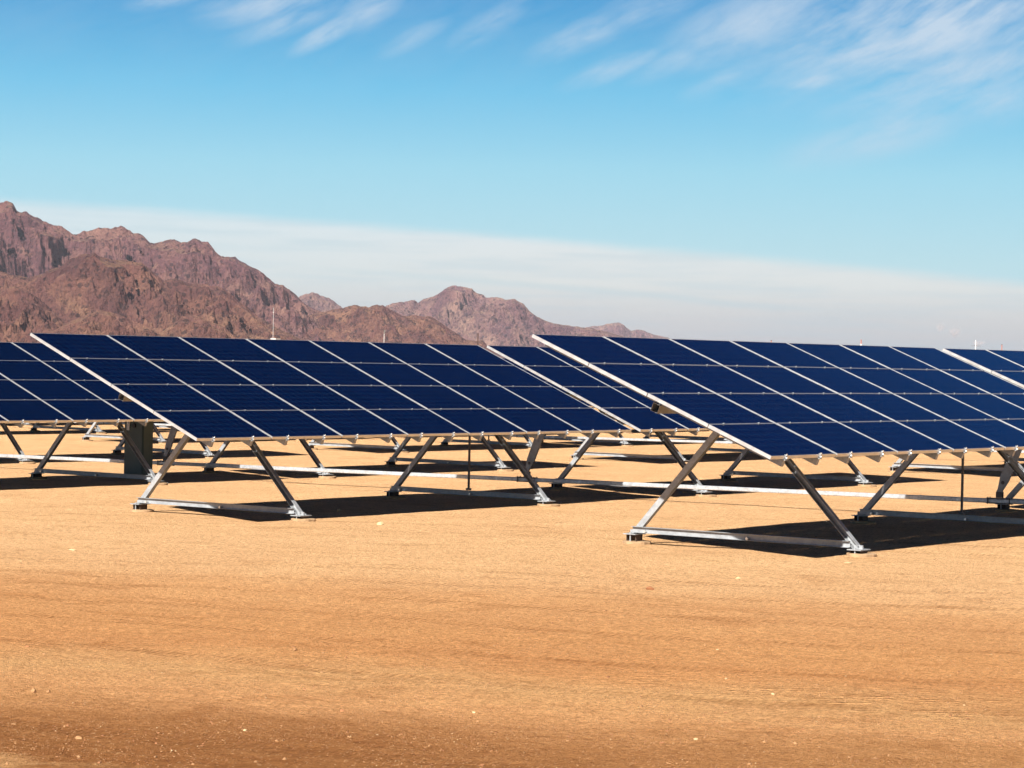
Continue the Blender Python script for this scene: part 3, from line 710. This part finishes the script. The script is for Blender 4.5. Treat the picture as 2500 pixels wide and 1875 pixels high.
# cirrus
warp = noise(nt, mapping(nt, AE, (.16, .3, 1)), 1., 3, .5)
wv = node(nt, 'ShaderNodeVectorMath', operation='ADD'); cw = node(nt, 'ShaderNodeCombineXYZ')
link(nt, mth(nt, 'MULTIPLY', warp, 1.6), cw.inputs[1]); link(nt, AE, wv.inputs[0]); link(nt, cw.outputs[0], wv.inputs[1])
def streak(rot, sx, sy, det=6, ro=.62, z=0.):
    mp = node(nt, 'ShaderNodeMapping', vector_type='TEXTURE'); mp.inputs['Rotation'].default_value = (0, 0, R(rot)); mp.inputs['Scale'].default_value = (sx, sy, 1); mp.inputs['Location'].default_value = (0, 0, z)
    link(nt, wv.outputs[0], mp.inputs['Vector']); return noise(nt, mp.outputs[0], 1., det, ro)
s1 = streak(20, 2.2, .85, 6, .58); s2 = streak(28, 1.3, .26, 8, .68, 3.); s3 = streak(8, 3.4, 1.7, 5, .58, 7.)
def blob(x, y, rx, ry, rot=0.):
    mp = node(nt, 'ShaderNodeMapping', vector_type='TEXTURE'); mp.inputs['Location'].default_value = (x, y, 0); mp.inputs['Scale'].default_value = (rx, ry, 1); mp.inputs['Rotation'].default_value = (0, 0, R(rot))
    link(nt, AE, mp.inputs['Vector']); ln = node(nt, 'ShaderNodeVectorMath', operation='LENGTH'); link(nt, mp.outputs[0], ln.inputs[0])
    return mapr(nt, ln.outputs['Value'], 0., 1., 1., 0.)
def pxd(x, y): return ((x-1250)/FPX*57.3, (875+.0206*(x-1250)-y)/FPX*57.3)
mask = None
for x, y, rx, ry, rot, amp in [(2250, 60, 7.0, 2.2, 14, 1.25), (2330, 200, 4.8, 1.4, 12, 1.0), (1830, 60, 3.6, 1.3, 20, .9), (1560, 30, 2.6, .7, 18, .6), (1400, 95, 2.0, .6, 22, .8), (1480, 172, 1.9, .4, 20, .9), (1980, 205, 1.5, .32, 10, 1.),
     (640, 20, 2.6, .7, 12, .95), (790, 85, 1.5, .38, 30, 1.15), (400, 8, 1.6, .4, 14, .9), (880, 30, 1.5, .7, 30, .8), (1180, 60, 1.8, .55, 32, .6), (1750, 200, 1.6, .5, 25, .5), (2450, 120, 2.5, 1.5, 15, .7), (2150, 330, 3.4, .8, 15, .75), (690, 60, 2.2, .5, 20, .8), (2380, 260, 2.6, .9, 12, .75), (1640, 150, 1.8, .5, 24, .6), (1000, 95, 1.6, .4, 28, .5)]:
    X_, Y_ = pxd(x, y); bl = mth(nt, 'MULTIPLY', blob(X_, Y_, rx, ry, rot), amp); mask = bl if mask is None else mth(nt, 'MAXIMUM', mask, bl)
mask = mth(nt, 'MAXIMUM', mask, mth(nt, 'MULTIPLY', mapr(nt, el, 4.5, 9.), .16))
tex = mth(nt, 'ADD', mth(nt, 'MULTIPLY', s1, .42), mth(nt, 'ADD', mth(nt, 'MULTIPLY', s2, .30), mth(nt, 'MULTIPLY', s3, .28)))
cf = mth(nt, 'MULTIPLY', mask, mapr(nt, tex, .31, .64), clamp=True)
cf = mth(nt, 'MULTIPLY', cf, .86)
cf = mth(nt, 'MULTIPLY', cf, mapr(nt, el, 9., 13., 1., .02))
skyc = mixc(nt, cf, blue, S((205, 222, 238)))
# low stratus sheet with a slanting upper edge
edge = mth(nt, 'SUBTRACT', 2.92, mth(nt, 'ADD', mth(nt, 'MULTIPLY', ax_, .0615), mth(nt, 'MULTIPLY', mth(nt, 'MULTIPLY', ax_, ax_), .0012)))
en = mth(nt, 'MULTIPLY', mth(nt, 'SUBTRACT', noise(nt, mapping(nt, AE, (.5, 2.5, 1)), 1., 5, .6), .5), .14)
dd = mth(nt, 'SUBTRACT', mth(nt, 'ADD', edge, en), el)          # degrees below the edge
sheet = mapr(nt, dd, -.06, .30)
soft = mapr(nt, ax_, -12., 2., .75, 1.); sheet = mth(nt, 'MULTIPLY', sheet, soft)
shc = ramp(nt, mth(nt, 'DIVIDE', el, 4., clamp=True), [(0, S((198, 196, 198))), (.10, S((206, 205, 206))), (.25, S((222, 221, 217))), (.45, S((234, 237, 233))), (.8, S((232, 240, 243)))])
gap = mth(nt, 'MULTIPLY', mapr(nt, mth(nt, 'ABSOLUTE', mth(nt, 'SUBTRACT', dd, 1.18)), 0., .13, 1., 0.), mapr(nt, mth(nt, 'ABSOLUTE', mth(nt, 'SUBTRACT', ax_, 1.5)), 2., 8., .45, 0.))
shc = mixc(nt, gap, shc, S((196, 222, 228)))
shn = noise(nt, mapping(nt, AE, (.22, 3.2, 1), (0, 0, R(3.5))), 1., 5, .6)
shc = mixc(nt, mapr(nt, shn, .42, .66, 0., .34), shc, S((190, 216, 226)))
skyc = mixc(nt, mth(nt, 'MULTIPLY', sheet, .93), skyc, shc)
link(nt, skyc, bg.inputs[0])

# haze
hm = bpy.data.materials.new('haze'); hm.use_nodes = True; hn = hm.node_tree; hn.nodes.clear()
ho = hn.nodes.new('ShaderNodeOutputMaterial'); hv = hn.nodes.new('ShaderNodeVolumePrincipled')
hv.inputs['Density'].default_value = 3.0e-5; hv.inputs['Color'].default_value = (.90, .90, 1., 1); hv.inputs['Anisotropy'].default_value = .2
link(hn, hv.outputs[0], ho.inputs['Volume'])
b = MB(); b.box(-17500, 17500, -17500, 17500, -7, 365)
hz_ = tag(obj('haze', b.mesh('haze', [hm])), 'thin pale air between the arrays and the mountains', 'haze', kind='stuff')

# ------------------------------------------------------------------ render settings
vs = scene.view_settings; vs.view_transform = 'Standard'; vs.look = 'None'; vs.exposure = EXPO; vs.gamma = 1
scene.display_settings.display_device = 'sRGB'
scene.cycles.max_bounces = 6; scene.cycles.diffuse_bounces = 1; scene.cycles.volume_bounces = 0
print('trackers', len(built), built, 'objects', len(scene.objects))
